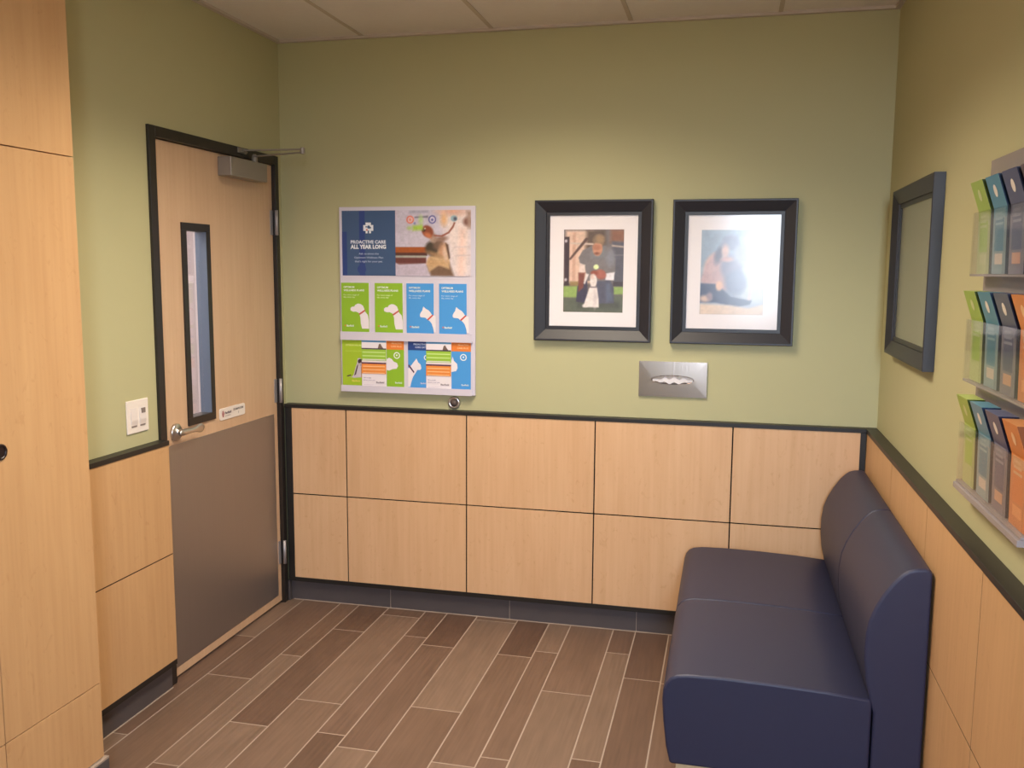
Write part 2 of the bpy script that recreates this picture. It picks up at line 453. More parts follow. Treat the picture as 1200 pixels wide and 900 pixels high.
b = BM(); box(b, -.1, W+.1, YR-.1, .1, H+.3, H+.34)
tag(obj('ceiling_deck', b, M['ceil']), kind='structure')
for (i, j) in sorted(lights):
    x0, x1, y1, y0 = cx[i]+.013, cx[i+1]-.013, cy[j]-.013, max(cy[j+1], YR)+.013
    t = thing('ceiling_light', ((x0+x1)/2, (y0+y1)/2, H), 'recessed fluorescent ceiling light with a white lens, %s' % ('over the middle of the floor' if j == 1 else 'at the rear end of the room'), 'ceiling light', 'recessed ceiling lights')
    b = BM(); box(b, x0, x1, y0, y1, H+.09, H+.10)
    box(b, x0, x0+.02, y0, y1, H, H+.09); box(b, x1-.02, x1, y0, y1, H, H+.09)
    box(b, x0+.02, x1-.02, y0, y0+.02, H, H+.09); box(b, x0+.02, x1-.02, y1-.02, y1, H, H+.09)
    obj('housing', b, M['tbar'], t)
    obj('lens', onebox(x0+.02, x1-.02, y0+.02, y1-.02, H+.010, H+.014), M['lens'], t)

# ---------------------------------------------------------------- panelling
def hpanels_back():
    t = struct('trim_back')
    obj('backing', onebox(.0505, W-.071, -.0405, -.002, ZBOT-.02, ZCB), M['dark'], t)
    ex = [.0505, .3346, .9383, 1.5414, 2.1446, 2.668]
    g = .0028
    for i in range(5):
        for (z0, z1) in ((ZBOT, ZMID-g), (ZMID+g, ZCB)):
            obj('panel', onebox(ex[i]+(g if i else 0), ex[i+1]-(g if i < 4 else 0), -PP, -.0410, z0, z1), M['maple'], t, .0006)
    obj('cap', onebox(.013, W-.001, -CP-.002, -.001, ZCB, ZCT), M['black'], t, .0015)
    b = BM(); box(b, .0165, .0500, -CP, -.032, ZBOT-.02, ZCB-.001); box(b, 2.6685, W-PP-.0015, -CP, -.032, ZBOT-.02, ZCB-.001)
    obj('corner_strip', b, M['black'], t)
    obj('bottom_strip', onebox(.0510, 2.666, -.0435, -.0408, ZBOT-.022, ZBOT-.0005), M['black'], t)
hpanels_back()
def panels_side(name, xw, s, seams, ya, yb):
    """s=+1: panelling stands off towards +x"""
    def bx(a, b_, y0, y1, z0, z1): 
        return onebox(min(xw+s*a, xw+s*b_), max(xw+s*a, xw+s*b_), y0, y1, z0, z1)
    t = struct(name)
    obj('backing', bx(.002, .0440, yb, ya, ZBOT-.02, ZCB), M['dark'], t)
    g = .0021
    e = [ya]+seams+[yb]
    for i in range(len(e)-1):
        for (z0, z1) in ((ZBOT, ZMID-g), (ZMID+g, ZCB)):
            obj('panel', bx(.0442, PP, e[i+1]+(g if i < len(e)-2 else 0), e[i]-(g if i else 0), z0, z1), M['maple_side_shade'], t)
    obj('cap', bx(.001, CP+.002, yb, ya+(-.001 if s < 0 else 0), ZCB, ZCT), M['black'], t, .0015)
    obj('bottom_strip', bx(.0441, .0446, yb, ya, ZBOT-.022, ZBOT-.0005), M['black'], t)
    return t
panels_side('trim_right', W, -1, [-.666, -1.273, -1.879, -2.485, -3.09, -3.70, -4.30], -.0490, YR+.01)
panels_side('trim_left', 0, 1, [-1.62], FY0-.003, -1.742)

def base(name, boxes, seams):
    b = BM()
    for q in boxes: box(b, *q)
    tag(obj(name, b, M['slate'], bevel=.0015), kind='structure')
    b = BM()
    for q in seams: box(b, *q)
z1 = ZBOT-.023
b = BM()
jx = [.0135, .544, 1.144, 1.744, 2.344, W-.001]
for i in range(5): box(b, jx[i]+.0012, jx[i+1]-.0012, -BP, -.0005, .0015, z1)
nf = len(b.faces)
box(b, .0135, W-.001, -BP+.0015, -.0004, .0013, z1-.001, 1); box(b, .03, W-BP-.002, -BP-.004, -BP+.001, .0013, .0042, 1)
tag(obj('baseboard_back', b, [M['slate'], M['grout']]), kind='structure')
b = BM()
jy = [-BP-.0205, -.62, -1.22, -1.82, -2.42, -3.02, -3.62, -4.22, YR+.001]
for i in range(8): box(b, W-BP, W-.0005, jy[i+1]+.0012, jy[i]-.0012, .0015, z1)
box(b, W-BP+.0015, W-.0004, YR+.001, -BP-.0205, .0013, z1-.001, 1); box(b, W-BP-.004, W-BP+.001, YR+.001, -.05, .0013, .0042, 1)
tag(obj('baseboard_right', b, [M['slate'], M['grout']]), kind='structure')
b = BM()
for y0, y1 in ((-1.62, FY0-.003), (-1.742, -1.623)): box(b, .0005, BP, y0, y1, .0015, z1)
box(b, .0004, BP-.0015, -1.742, FY0-.003, .0013, z1-.001, 1); box(b, BP-.001, BP+.004, -1.742, FY0-.003, .0013, .0042, 1)
box(b, .0005, BP, FY1+.002, -BP-.002, .0015, z1)
tag(obj('baseboard_left', b, [M['slate'], M['grout']]), kind='structure')

# ---------------------------------------------------------------- door in the left wall
door = struct('door_1', (0, DY1, .002))
b = BM()
F = .012
box(b, -.125, F, FY0, DY0-.003, .002, FZ); box(b, -.125, F, DY1+.004, FY1, .002, FZ)
box(b, -.125, F, DY0-.003, DY1+.004, DZ+.003, FZ)
box(b, -.075, -.055, DY0-.003, DY0+.012, .002, DZ+.003); box(b, -.075, -.055, DY1-.011, DY1+.004, .002, DZ+.003)
box(b, -.075, -.055, DY0+.012, DY1-.011, DZ-.010, DZ+.003)
obj('door_frame', b, M['frame_steel'], door, .0018)
# leaf with a slot for the glass
VY0, VY1, VZ0, VZ1 = -.804, -.664, 1.045, 1.800
LX = -.006
b = BM()
box(b, -.050, LX, DY0, VY0, .014, DZ); box(b, -.050, LX, VY1, DY1, .014, DZ)
box(b, -.050, LX, VY0, VY1, .014, VZ0); box(b, -.050, LX, VY0, VY1, VZ1, DZ)
bmesh.ops.remove_doubles(b, verts=b.verts, dist=1e-5)
leaf = obj('door_leaf', b, M['maple_door'], door)
b = BM()
fw = .030
def vring(x0, x1, w):
    box(b, x0, x1, VY0-w, VY1+w, VZ1, VZ1+w); box(b, x0, x1, VY0-w, VY1+w, VZ0-w, VZ0)
    box(b, x0, x1, VY0-w, VY0, VZ0, VZ1); box(b, x0, x1, VY1, VY1+w, VZ0, VZ1)
vring(LX, LX+.008, fw)
box(b, -.050, LX+.007, VY0, VY0+.0015, VZ0, VZ1); 
box(b, -.050, LX+.007, VY0, VY1, VZ0, VZ0+.0015); box(b, -.050, LX+.007, VY0, VY1, VZ1-.0015, VZ1)
obj('glass_frame', b, M['frame_steel'], leaf, .001)
obj('glazing_stop', onebox(-.050, LX+.007, VY1-.0015, VY1, VZ0+.002, VZ1-.002), M['stop'], leaf)  # black reveal lining, coloured for its bluish sheen
obj('glass', onebox(-.037, -.033, VY0+.002, VY1-.002, VZ0+.002, VZ1-.002), M['glass_clear'], leaf)
obj('kick_plate', onebox(LX, LX+.0015, -.983, -.116, .050, .956), M['kick'], leaf, .0005)
for zc in (1.866, 1.066, .262):
    b = BM()
    lathe(b, (F+.004, DY1+.0005, zc-.058), (0, 0, 1), [(0, .0075), (.116, .0075)], 14)
    box(b, LX, LX+.003, DY1-.024, DY1-.001, zc-.057, zc+.057)
    h = obj('hinge', b, M['hingem'], door)
# lever handle
b = BM()
HY, HZ = -.921, 1.005
lathe(b, (LX, HY, HZ), (1, 0, 0), [(0, .035), (.008, .035), (.012, .031), (.014, .014), (.036, .012), (.043, .013)], 32)
prof = [(HY-.040, .006), (HY-.034, .012), (HY+.0, .013), (HY+.05, .010), (HY+.078, .011), (HY+.100, .0175), (HY+.120, .018), (HY+.132, .010)]
prev = None
for k, (yy, hh) in enumerate(prof):
    th = (.006, .011, .012, .009, .007, .004, .004, .003)[k]
    xx = .038
    cur = [b.verts.new((xx+th*math.cos(a)*.9, yy, HZ+.004+hh*math.sin(a)-(.0 if k < 3 else .002))) for a in [2*PI*i/16 for i in range(16)]]
    if prev:
        for i in range(16):
            f = b.faces.new((prev[i], prev[(i+1) % 16], cur[(i+1) % 16], cur[i])); f.smooth = True
    else: b.faces.new(cur)
    prev = cur
b.faces.new(prev)
obj('lever_handle', b, M['steel'], door)
obj('latch_edge', onebox(LX-.03, LX+.0165, DY0-.008, DY0-.0035, .95, 1.06), M['frame_steel'], door)
# closer
cl = obj('door_closer', onebox(LX, .058, -.548, -.238, 2.038, 2.118), M['silver'], door, .004, 3)
b = BM()
orient(b, (.030, -.300, 2.146), (.285, -.345, 2.152), .020, .005)
lathe(b, (.030, -.300, 2.117), (0, 0, 1), [(0, .014), (.018, .014), (.034, .010), (.038, .006)], 16)
obj('arm', b, M['silver'], cl, .001)
b = BM()
orient(b, (.022, -.372, 2.163), (.288, -.346, 2.165), .018, .006)
box(b, F, F+.006, -.415, -.344, 2.150, 2.172); box(b, F+.006, F+.020, -.400, -.360, 2.153, 2.158)
lathe(b, (.285, -.3455, 2.146), (0, 0, 1), [(0, .011), (.024, .011), (.027, .008)], 16)
obj('forearm', b, M['silver'], cl, .001)

# door name sign
t = thing('door_sign', (LX, -.494, .998), 'small white rounded name sign on the wooden door above the steel kick plate', 'sign')
def rrect(u0, u1, v0, v1, r, n=5):
    p = []
    for (cx_, cy_, a0) in ((u1-r, v1-r, 0), (u0+r, v1-r, 90), (u0+r, v0+r, 180), (u1-r, v0+r, 270)):
        for i in range(n+1):
            a = math.radians(a0+90*i/n); p.append((cx_+r*math.cos(a), cy_+r*math.sin(a)))
    return p
b = BM(); prism(b, rrect(-.598, -.390, .999, 1.050, .010), LX, LX+.004, 'x')
obj('sign_plate', b, M['white'], t)
s = on_left(-.598, .999, LX+.0042)
s.rect(.018, .030, .012, .040, (176, 120, 124)); s.rect(.015, .033, .020, .032, (176, 120, 124))
s.text('Banfield', .038, .024, .0105, (104, 92, 104), w=.052, bold=.03)
s.text('PET HOSPITAL', .040, .013, .0045, (150, 138, 150), w=.046)
s.text('EXAM ROOM', .108, .030, .009, (92, 84, 88), w=.082, bold=.02)
s.text('1', .149, .013, .0095, (92, 84, 88), align='C', bold=.03)
s.build('lettering', M['print'], t)

# ---------------------------------------------------------------- light switch
t = thing('light_switch', (0, -1.165, 1.047), 'white double rocker switch plate on the green wall left of the door', 'light switch')
obj('face_plate', onebox(.0002, .006, -1.228, -1.102, 1.047, 1.169), M['white'], t, .0025)
for y0, m_ in ((-1.208, 'white'), (-1.158, 'white')):
    b = BM(); prism(b, [(.006, 1.072), (.0065, 1.072), (.0105, 1.094), (.0105, 1.098), (.0070, 1.140), (.006, 1.140)], y0, y0+.036, 'y')
    r_ = obj('rocker', b, M['offwhite'], t)
    obj('marker', onebox(.0062, .0082, y0+.004, y0+.032, 1.0705, 1.0755), M['greymark'], r_)
obj('indicator', onebox(.0060, .0115, -1.147, -1.127, 1.118, 1.136), M['greymark'], t)

# ---------------------------------------------------------------- cabinet at the left
CX, CY = .250, -1.745
cab = thing('storage_cabinet', (CX/2, (CY-3.0)/2, .002), 'tall maple laminate cabinet at the left edge beside the light switch', 'cabinet')
CT = H-.012
Y2 = -3.30
obj('carcass', onebox(.0005, CX-.021, Y2, CY-.0008, .12, CT), M['maple_side_shade'], cab)
ZU, ZL = 1.9655, .3690
seams = [CY, -2.128, -2.52, -2.91, Y2]
g = .0015
for i in range(4):
    y1, y0 = seams[i]-(g if i else 0), seams[i+1]+g
    obj('upper_door', onebox(CX-.020, CX, y0, y1, ZU+g, CT), M['maple_side_shade'], cab, .0008)
    d = obj('door', onebox(CX-.020, CX, y0, y1, ZL+g, ZU-g), M['maple_side_shade'], cab, .0008)
    obj('lower_panel', onebox(CX-.020, CX, y0, y1, .128, ZL-g), M['maple_side_shade'], cab, .0008)
    if i == 0:
        b = BM(); lathe(b, (CX, -2.083, 1.163), (1, 0, 0), [(0, .022), (.003, .022), (.0045, .019), (.0035, .016), (.001, .0155)], 28)
        obj('grommet', b, M['hole'], d)
        for zc in (1.905, 1.164, .441):
            b = BM(); box(b, CX-.034, CX-.020, CY-.0005, CY+.006, zc-.020, zc+.020)
            lathe(b, (CX-.018, CY+.0045, zc-.020), (0, 0, 1), [(0, .0045), (.04, .0045)], 12)
            obj('hinge', b, M['silver'], d)
b = BM()
for i in range(4): box(b, .001, CX+.010, seams[i+1]+.001, seams[i]+(.010 if i == 0 else -.001), .002, .118)
obj('tile_base', b, M['slate'], cab)
obj('base_edge', onebox(CX-.02, CX+.0102, Y2, CY+.0102, .118, .1245), M['grout'], cab)

# ---------------------------------------------------------------- sofa
sofa = thing('sofa', (2.32, -.775, .002), 'navy blue armless two-seat sofa against the right wall panelling', 'sofa')
SY = [(-1.432, -.7755), (-.7725, -.110)]
seatp = [(1.982,.168),(1.970,.22),(1.960,.30),(1.955,.37),(1.957,.400),(1.964,.423),(1.977,.440),(1.996,.450),(2.03,.4555),(2.13,.458),(2.28,.455),(2.42,.449),(2.540,.440),(2.548,.43),(2.548,.168)]
backp = [(2.551,.168),(2.551,.40),(2.538,.442),(2.525,.50),(2.519,.56),(2.519,.62),(2.525,.668),(2.539,.710),(2.560,.752),(2.585,.790),(2.606,.814),(2.622,.826),(2.640,.832),(2.668,.835),(2.680,.831),(2.686,.822),(2.686,.168)]
for (y0, y1) in SY:
    for nm, pr in (('seat', seatp), ('backrest', backp)):
        b = BM(); prism(b, pr, y0, y1, 'y')
        o = obj(nm, b, M['vinyl'], sofa, .009, 4, ang=60)
        o.modifiers['bevel'].angle_limit = math.radians(62)
b = BM()
for y0, y1 in ((-1.415, -1.375), (-.80, -.745), (-.165, -.125)): box(b, 2.000, 2.66, y0, y1, .002, .166)
box(b, 2.000, 2.03, -1.375, -.165, .10, .1655); box(b, 2.63, 2.66, -1.375, -.165, .10, .1655)
obj('plinth', b, M['plinth'], sofa, .002)

# ---------------------------------------------------------------- framed pictures
def frame_mesh(b, u0, u1, v0, v1, fw, depth, lip, P):
    """moulding swept round a rectangle; P(u,v,d) -> world"""
    prof = [(0, .001), (0, depth-.002), (.002, depth), (.008, depth), (.050, lip+.004), (.0515, lip-.001), (fw, lip-.001), (fw, .001)]
    loops = []
    for (o_, d) in prof:
        loops.append([b.verts.new(P(u, v, d)) for u, v in ((u0+o_, v0+o_), (u1-o_, v0+o_), (u1-o_, v1-o_), (u0+o_, v1-o_))])
    n = len(loops)
    for k in range(n):
        A = loops[k]; B = loops[(k+1) % n]
        for i in range(4): b.faces.new((A[i], A[(i+1) % 4], B[(i+1) % 4], B[i]))

def picture(root, u0, u1, v0, v1, P, sheetf, print_uv, fill):
    b = BM(); frame_mesh(b, u0, u1, v0, v1, .066, .036, .016, P)
    obj('frame', b, M['picframe'], root)
    i = .064
    def slab(d0, d1, k):
        b = BM(); c = [P(u, v, d) for d in (d0, d1) for u, v in ((u0+k, v0+k), (u1-k, v0+k), (u1-k, v1-k), (u0+k, v1-k))]
        vs = [b.verts.new(q) for q in c]
        for f in ((3,2,1,0),(4,5,6,7),(0,1,5,4),(1,2,6,5),(2,3,7,6),(3,0,4,7)): b.faces.new([vs[j] for j in f])
        return b
    fill(root, slab)
    b = BM(); k = .0662; d = .0135
    b.faces.new([b.verts.new(P(u, v, d)) for u, v in ((u0+k, v0+k), (u1-k, v0+k), (u1-k, v1-k), (u0+k, v1-k))])
    obj('glass', b, M['glass'], root)

# 1: man with a white dog
t = thing('picture_frame', (1.513, 0, 1.336), 'dark framed photo of a kneeling man in grey T-shirt with a white dog', 'picture', 'framed pictures')
PB = lambda u, v, d: (u, -d, v)
def fill1(root, slab):
    obj('mount', slab(.001, .009, .0662), M['mat'], root)
    s = on_back(1.381, 1.466, .0092)
    X = lambda pts: [((x-40)/550, (y-75)/750) for x, y in pts]
    E = lambda x, y, rx, ry, a=0: ((x-40)/550, (y-75)/750, rx/550, ry/750, a)
    sh = [
     ('p', X([(40,75),(600,75),(600,560),(40,560)]), (120,112,116), .02),
     ('p', X([(60,85),(310,85),(320,560),(40,560)]), (222,190,172), .05),
     ('p', X([(120,100),(150,100),(150,540),(120,540)]), (205,165,148), .02),
     ('p', X([(250,80),(420,75),(430,200),(300,330),(240,240)]), (98,80,72), .08),
     ('p', X([(470,75),(600,75),(600,190),(470,190)]), (140,94,74), .09),
     ('p', X([(480,180),(600,190),(600,560),(500,560)]), (92,90,104), .04),
     ('p', X([(420,300),(600,300),(600,310),(420,310)]), (120,118,128), .02),
     ('p', X([(100,190),(340,200),(340,216),(100,206)]), (205,186,176), .015),
     ('p', X([(480,212),(600,225),(600,240),(480,228)]), (176,160,152), .015),
     ('p', X([(240,150),(275,150),(105,350),(85,345)]), (96,72,70), .02),
     ('p', X([(46,140),(92,140),(92,585),(46,585)]), (66,52,60), .015),
     ('e', E(60,178,12,14), (205,195,200), .02), ('e', E(60,530,12,14), (205,195,200), .02),
     ('p', X([(40,590),(190,585),(190,700),(40,690)]), (150,176,100), .03),
     ('p', X([(100,545),(180,545),(180,585),(100,585)]), (156,130,90), .03),
     ('p', X([(500,590),(600,590),(600,660),(500,660)]), (142,168,96), .03),
     ('p', X([(500,545),(600,545),(600,585),(500,585)]), (70,64,74), .02),
     ('p', X([(40,700),(600,665),(600,830),(40,830)]), (98,104,92), .05),
     ('p', X([(170,720),(560,720),(560,790),(170,790)]), (84,88,82), .06),
     ('p', X([(170,590),(260,520),(270,700),(230,740),(160,730)]), (66,62,86), .02),
     ('p', X([(340,520),(470,520),(505,600),(510,740),(360,745)]), (88,88,108), .02),
     ('p', X([(430,560),(470,560),(500,720),(440,730)]), (96,104,128), .05),
     ('p', X([(178,330),(215,262),(300,220),(430,222),(488,265),(518,350),(516,455),(440,465),(425,540),(262,540),(236,410),(190,378)]), (124,118,122), .02),
     ('p', X([(300,235),(420,235),(420,330),(300,330)]), (126,128,134), .08),
     ('e', E(470,330,40,70), (132,134,146), .08),
     ('p', X([(190,378),(240,395),(236,465),(184,465)]), (226,206,200), .02),
     ('p', X([(178,465),(240,465),(225,600),(180,640)]), (128,74,66), .03),
     ('p', X([(250,470),(275,480),(240,570),(228,560)]), (225,215,214), .02),
     ('p', X([(430,470),(512,458),(505,532),(428,530)]), (236,230,236), .02),
     ('e', E(385,480,50,44,.5), (170,100,88), .03), ('e', E(325,468,34,24), (150,78,66), .03),
     ('e', E(361,178,52,60), (132,110,92), .03), ('e', E(352,250,44,62), (202,146,120), .025),
     ('e', E(362,160,50,40), (132,110,92), .04),
     ('e', E(345,235,40,26), (184,124,100), .03), ('e', E(372,160,36,34), (160,130,100), .05),
     ('e', E(345,290,20,10), (120,66,54), .03),
     ('e', E(341,412,24,22), (226,238,180), .015),
     ('p', X([(285,590),(350,590),(368,700),(372,780),(225,780),(250,700)]), (234,224,222), .02),
     ('e', E(318,540,32,62), (232,222,220), .02), ('e', E(306,500,20,22), (222,196,190), .03),
     ('e', E(250,765,30,16), (236,226,224), .02), ('e', E(335,700,16,70), (214,202,204), .04),
     ('p', X([(280,592),(352,592),(352,600),(280,600)]), (96,84,96), .012)]
    s.field(0, .268, 0, .366, 80, 110, sh, (110,100,100))
    s.build('photo', M['photo'], root)
picture(t, 1.2515, 1.776, 1.3365, 1.960, PB, None, None, fill1)

# 2: person hugging a dog, pale sky
t = thing('picture_frame', (2.119, 0, 1.337), 'dark framed photo half hidden by white glare above the steel tissue plate', 'picture', 'framed pictures')
def fill2(root, slab):
    obj('mount', slab(.001, .009, .0662), M['mat'], root)
    s = on_back(1.984, 1.466, .0092)
    X = lambda pts: [((x-95)/420, (y-172)/545) for x, y in pts]
    E = lambda x, y, rx, ry, a=0: ((x-95)/420, (y-172)/545, rx/420, ry/545, a)
    sh = [
     ('p', X([(95,172),(520,172),(520,400),(95,400)]), (136,152,172), .1),
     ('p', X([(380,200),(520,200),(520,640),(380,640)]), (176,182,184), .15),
     ('e', E(170,400,50,80,.3), (196,160,150), .05),
     ('p', X([(120,420),(180,320),(260,380),(330,470),(270,560),(140,560),(95,500)]), (184,150,150), .05),
     ('p', X([(95,515),(210,520),(300,600),(440,625),(430,650),(340,668),(200,640),(95,640)]), (52,62,96), .03),
     ('e', E(300,420,70,90,-.3), (120,116,140), .08),
     ('e', E(330,510,70,80), (106,112,140), .08),
     ('e', E(290,255,58,50), (116,116,140), .06), ('e', E(215,330,26,60,.3), (84,76,96), .05),
     ('e', E(255,310,24,44), (206,166,150), .05), ('e', E(270,360,40,16), (196,150,136), .04),
     ('e', E(222,532,24,32), (212,168,140), .03), ('e', E(360,330,50,60), (150,150,160), .08),
     ('e', E(130,615,40,22), (200,170,156), .05), ('e', E(160,600,20,26), (140,120,130), .04),
     ('p', X([(95,650),(300,655),(420,675),(520,650),(520,720),(95,720)]), (214,190,170), .04),
     ('p', X([(430,440),(445,440),(430,620),(418,620)]), (206,170,160), .04)]
    s.field(0, .266, 0, .362, 60, 80, sh, (150,160,176))
    s.build('photo', M['photo'], root)
picture(t, 1.8605, 2.377, 1.337, 1.957, PB, None, None, fill2)

# 3: on the right wall, its glass reflection painted on the mount
t = thing('picture_frame', (W, -.660, 1.340), 'dark frame with a painted sage-grey reflection hanging on the right wall', 'picture', 'framed pictures')
PR = lambda u, v, d: (W-d, -u, v)
def fill3(root, slab):
    obj('mount', slab(.001, .009, .0662), M['sage_reflection'], root)
picture(t, .300, 1.026, 1.343, 1.955, PR, None, None, fill3)

# ---------------------------------------------------------------- tissue plate and door bumper
t = thing('tissue_dispenser', (1.877, 0, 1.097), 'brushed steel tissue dispenser plate on the wall below the glare-washed picture', 'tissue dispenser')
b = BM()
u0, u1, v0, v1 = 1.7285, 2.0255, 1.097, 1.2535
uc, vc, ra, rb = 1.877, 1.1735, .094, .0205
n = 48
outer = []; inner = []
for i in range(n):
    a = 2*PI*i/n; inner.append((uc+ra*math.cos(a), vc+rb*math.sin(a)))
    dx, dy = math.cos(a), math.sin(a); k = min((u1-u0)/2/max(abs(dx), 1e-6), (v1-v0)/2/max(abs(dy), 1e-6)); outer.append(((u0+u1)/2+dx*k, (v0+v1)/2+dy*k))
cor = [(u1, v1), (u0, v1), (u0, v0), (u1, v0)]
for c in cor:
    i = min(range(n), key=lambda q: (outer[q][0]-c[0])**2+(outer[q][1]-c[1])**2); outer[i] = c
def loop(pts, d): return [b.verts.new((x, -d, z)) for x, z in pts]
A = loop(outer, -.0005); B = loop(outer, .010); C_ = loop(inner, .011); D = loop([(uc+(x-uc)*.96, vc+(z-vc)*.8) for x, z in inner], .003)
for P0, P1 in ((A, B), (B, C_), (C_, D)):
    for i in range(n): b.faces.new((P0[i], P0[(i+1) % n], P1[(i+1) % n], P1[i]))
b.faces.new(D)
obj('plate', b, M['tissue_steel'], t)
b = BM()
pts = []
for i in range(25):
    a = i/24; x = uc-.088+.176*a
    pts.append((x, .010+.006*math.sin(a*PI), vc-.004+.005*math.sin(a*26)*math.sin(a*PI)))
top = [b.verts.new((x, -d, z+.002+.009*math.sin(max(.1,(x-uc+.088)/.176)*PI*.97))) for x, d, z in pts]; bot = [b.verts.new((x, -d+.003, z-.002-.009*math.sin(max(.1,(x-uc+.088)/.176)*PI*.97))) for x, d, z in pts]; back = [b.verts.new((x, -.0035, z)) for x, d, z in pts]
for i in range(24):
    b.faces.new((top[i], top[i+1], bot[i+1], bot[i])); b.faces.new((back[i], back[i+1], top[i+1], top[i])); b.faces.new((bot[i], bot[i+1], back[i+1], back[i]))
obj('tissue', b, M['tissue'], t, smooth=True)
t = thing('door_stop', (.866, 0, 1.003), 'round metal door bumper on the wall just under the brochure board', 'door stop')
b = BM(); lathe(b, (.866, -.0003, 1.030), (0, -1, 0), [(0, .030), (.006, .030), (.010, .027), (.010, .020), (.0075, .018)], 32)
obj('cup', b, M['steel'], t)
b = BM(); lathe(b, (.866, -.0073, 1.030), (0, -1, 0), [(0, .0175), (.006, .016), (.011, .010), (.013, .003)], 28)
obj('bumper', b, M['rubber'], t)

# ---------------------------------------------------------------- brochure board on the back wall
BX0, BX1, BZ0, BZ1 = .303, .972, 1.068, 1.941
t = thing('brochure_board', ((BX0+BX1)/2, 0, BZ0), 'white acrylic wall display with a printed header and two brochure shelves', 'display board')
obj('back_panel', onebox(BX0, BX1, -.016, -.0005, BZ0, BZ1), M['board'], t, .003)
for z0, z1 in ((1.318, 1.3565), (1.070, 1.100)):
    b = BM(); box(b, BX0+.004, BX1-.012, -.030, -.0165, z0-.002, z0+.004); box(b, BX0+.004, BX1-.012, -.033, -.030, z0-.002, z1-.001)
    obj('shelf', b, M['board'], t, .001)
hp = .0168
s = on_back(.318, 1.621, hp)
s.rect(0, .268, 0, .302, (66, 92, 132))
s.rect(.087, .115, .0, .302, (48, 70, 134)); s.rect(0, .024, .0, .205, (48, 70, 134)); s.disc(.098, .030, .022, (48, 70, 134), 16)
# white cross emblem with a small dog and cat
cxu, cxv = .133, .222
def cross(cu, cv, a, w, col):
    s.poly([(cu-w, cv-a), (cu+w, cv-a), (cu+w, cv-w), (cu+a, cv-w), (cu+a, cv+w), (cu+w, cv+w), (cu+w, cv+a), (cu-w, cv+a), (cu-w, cv+w), (cu-a, cv+w), (cu-a, cv-w), (cu-w, cv-w)], col)
cross(cxu, cxv, .0250, .0135, (232, 236, 246))
s.disc(cxu+.002, cxv+.004, .0075, (66, 92, 132)); s.disc(cxu-.007, cxv-.009, .0045, (210, 120, 100)); s.disc(cxu+.010, cxv+.001, .004, (66, 92, 132)); s.disc(cxu-.010, cxv+.005, .0035, (66, 92, 132))
s.rect(cxu-.003, cxu+.004, cxv-.025, cxv-.012, (66, 92, 132))
s.text('PROACTIVE CARE', .132, .150, .0145, (226, 232, 246), w=.176, align='C', bold=.035)
s.text('ALL YEAR LONG', .132, .126, .0180, (240, 243, 250), w=.178, align='C', bold=.045)
s.text('Ask us about the', .134, .0985, .0085, (176, 190, 220), w=.100, align='C')
s.text('Optimum Wellness Plan', .134, .0805, .0085, (176, 190, 220), w=.146, align='C')
s.text("that's right for your pet.", .134, .0625, .0085, (176, 190, 220), w=.140, align='C')
X = lambda pts: [((x+55)/790, (y-135)/700) for x, y in pts]
E = lambda x, y, rx, ry, a=0: ((x+55)/790, (y-135)/700, rx/790, ry/700, a)
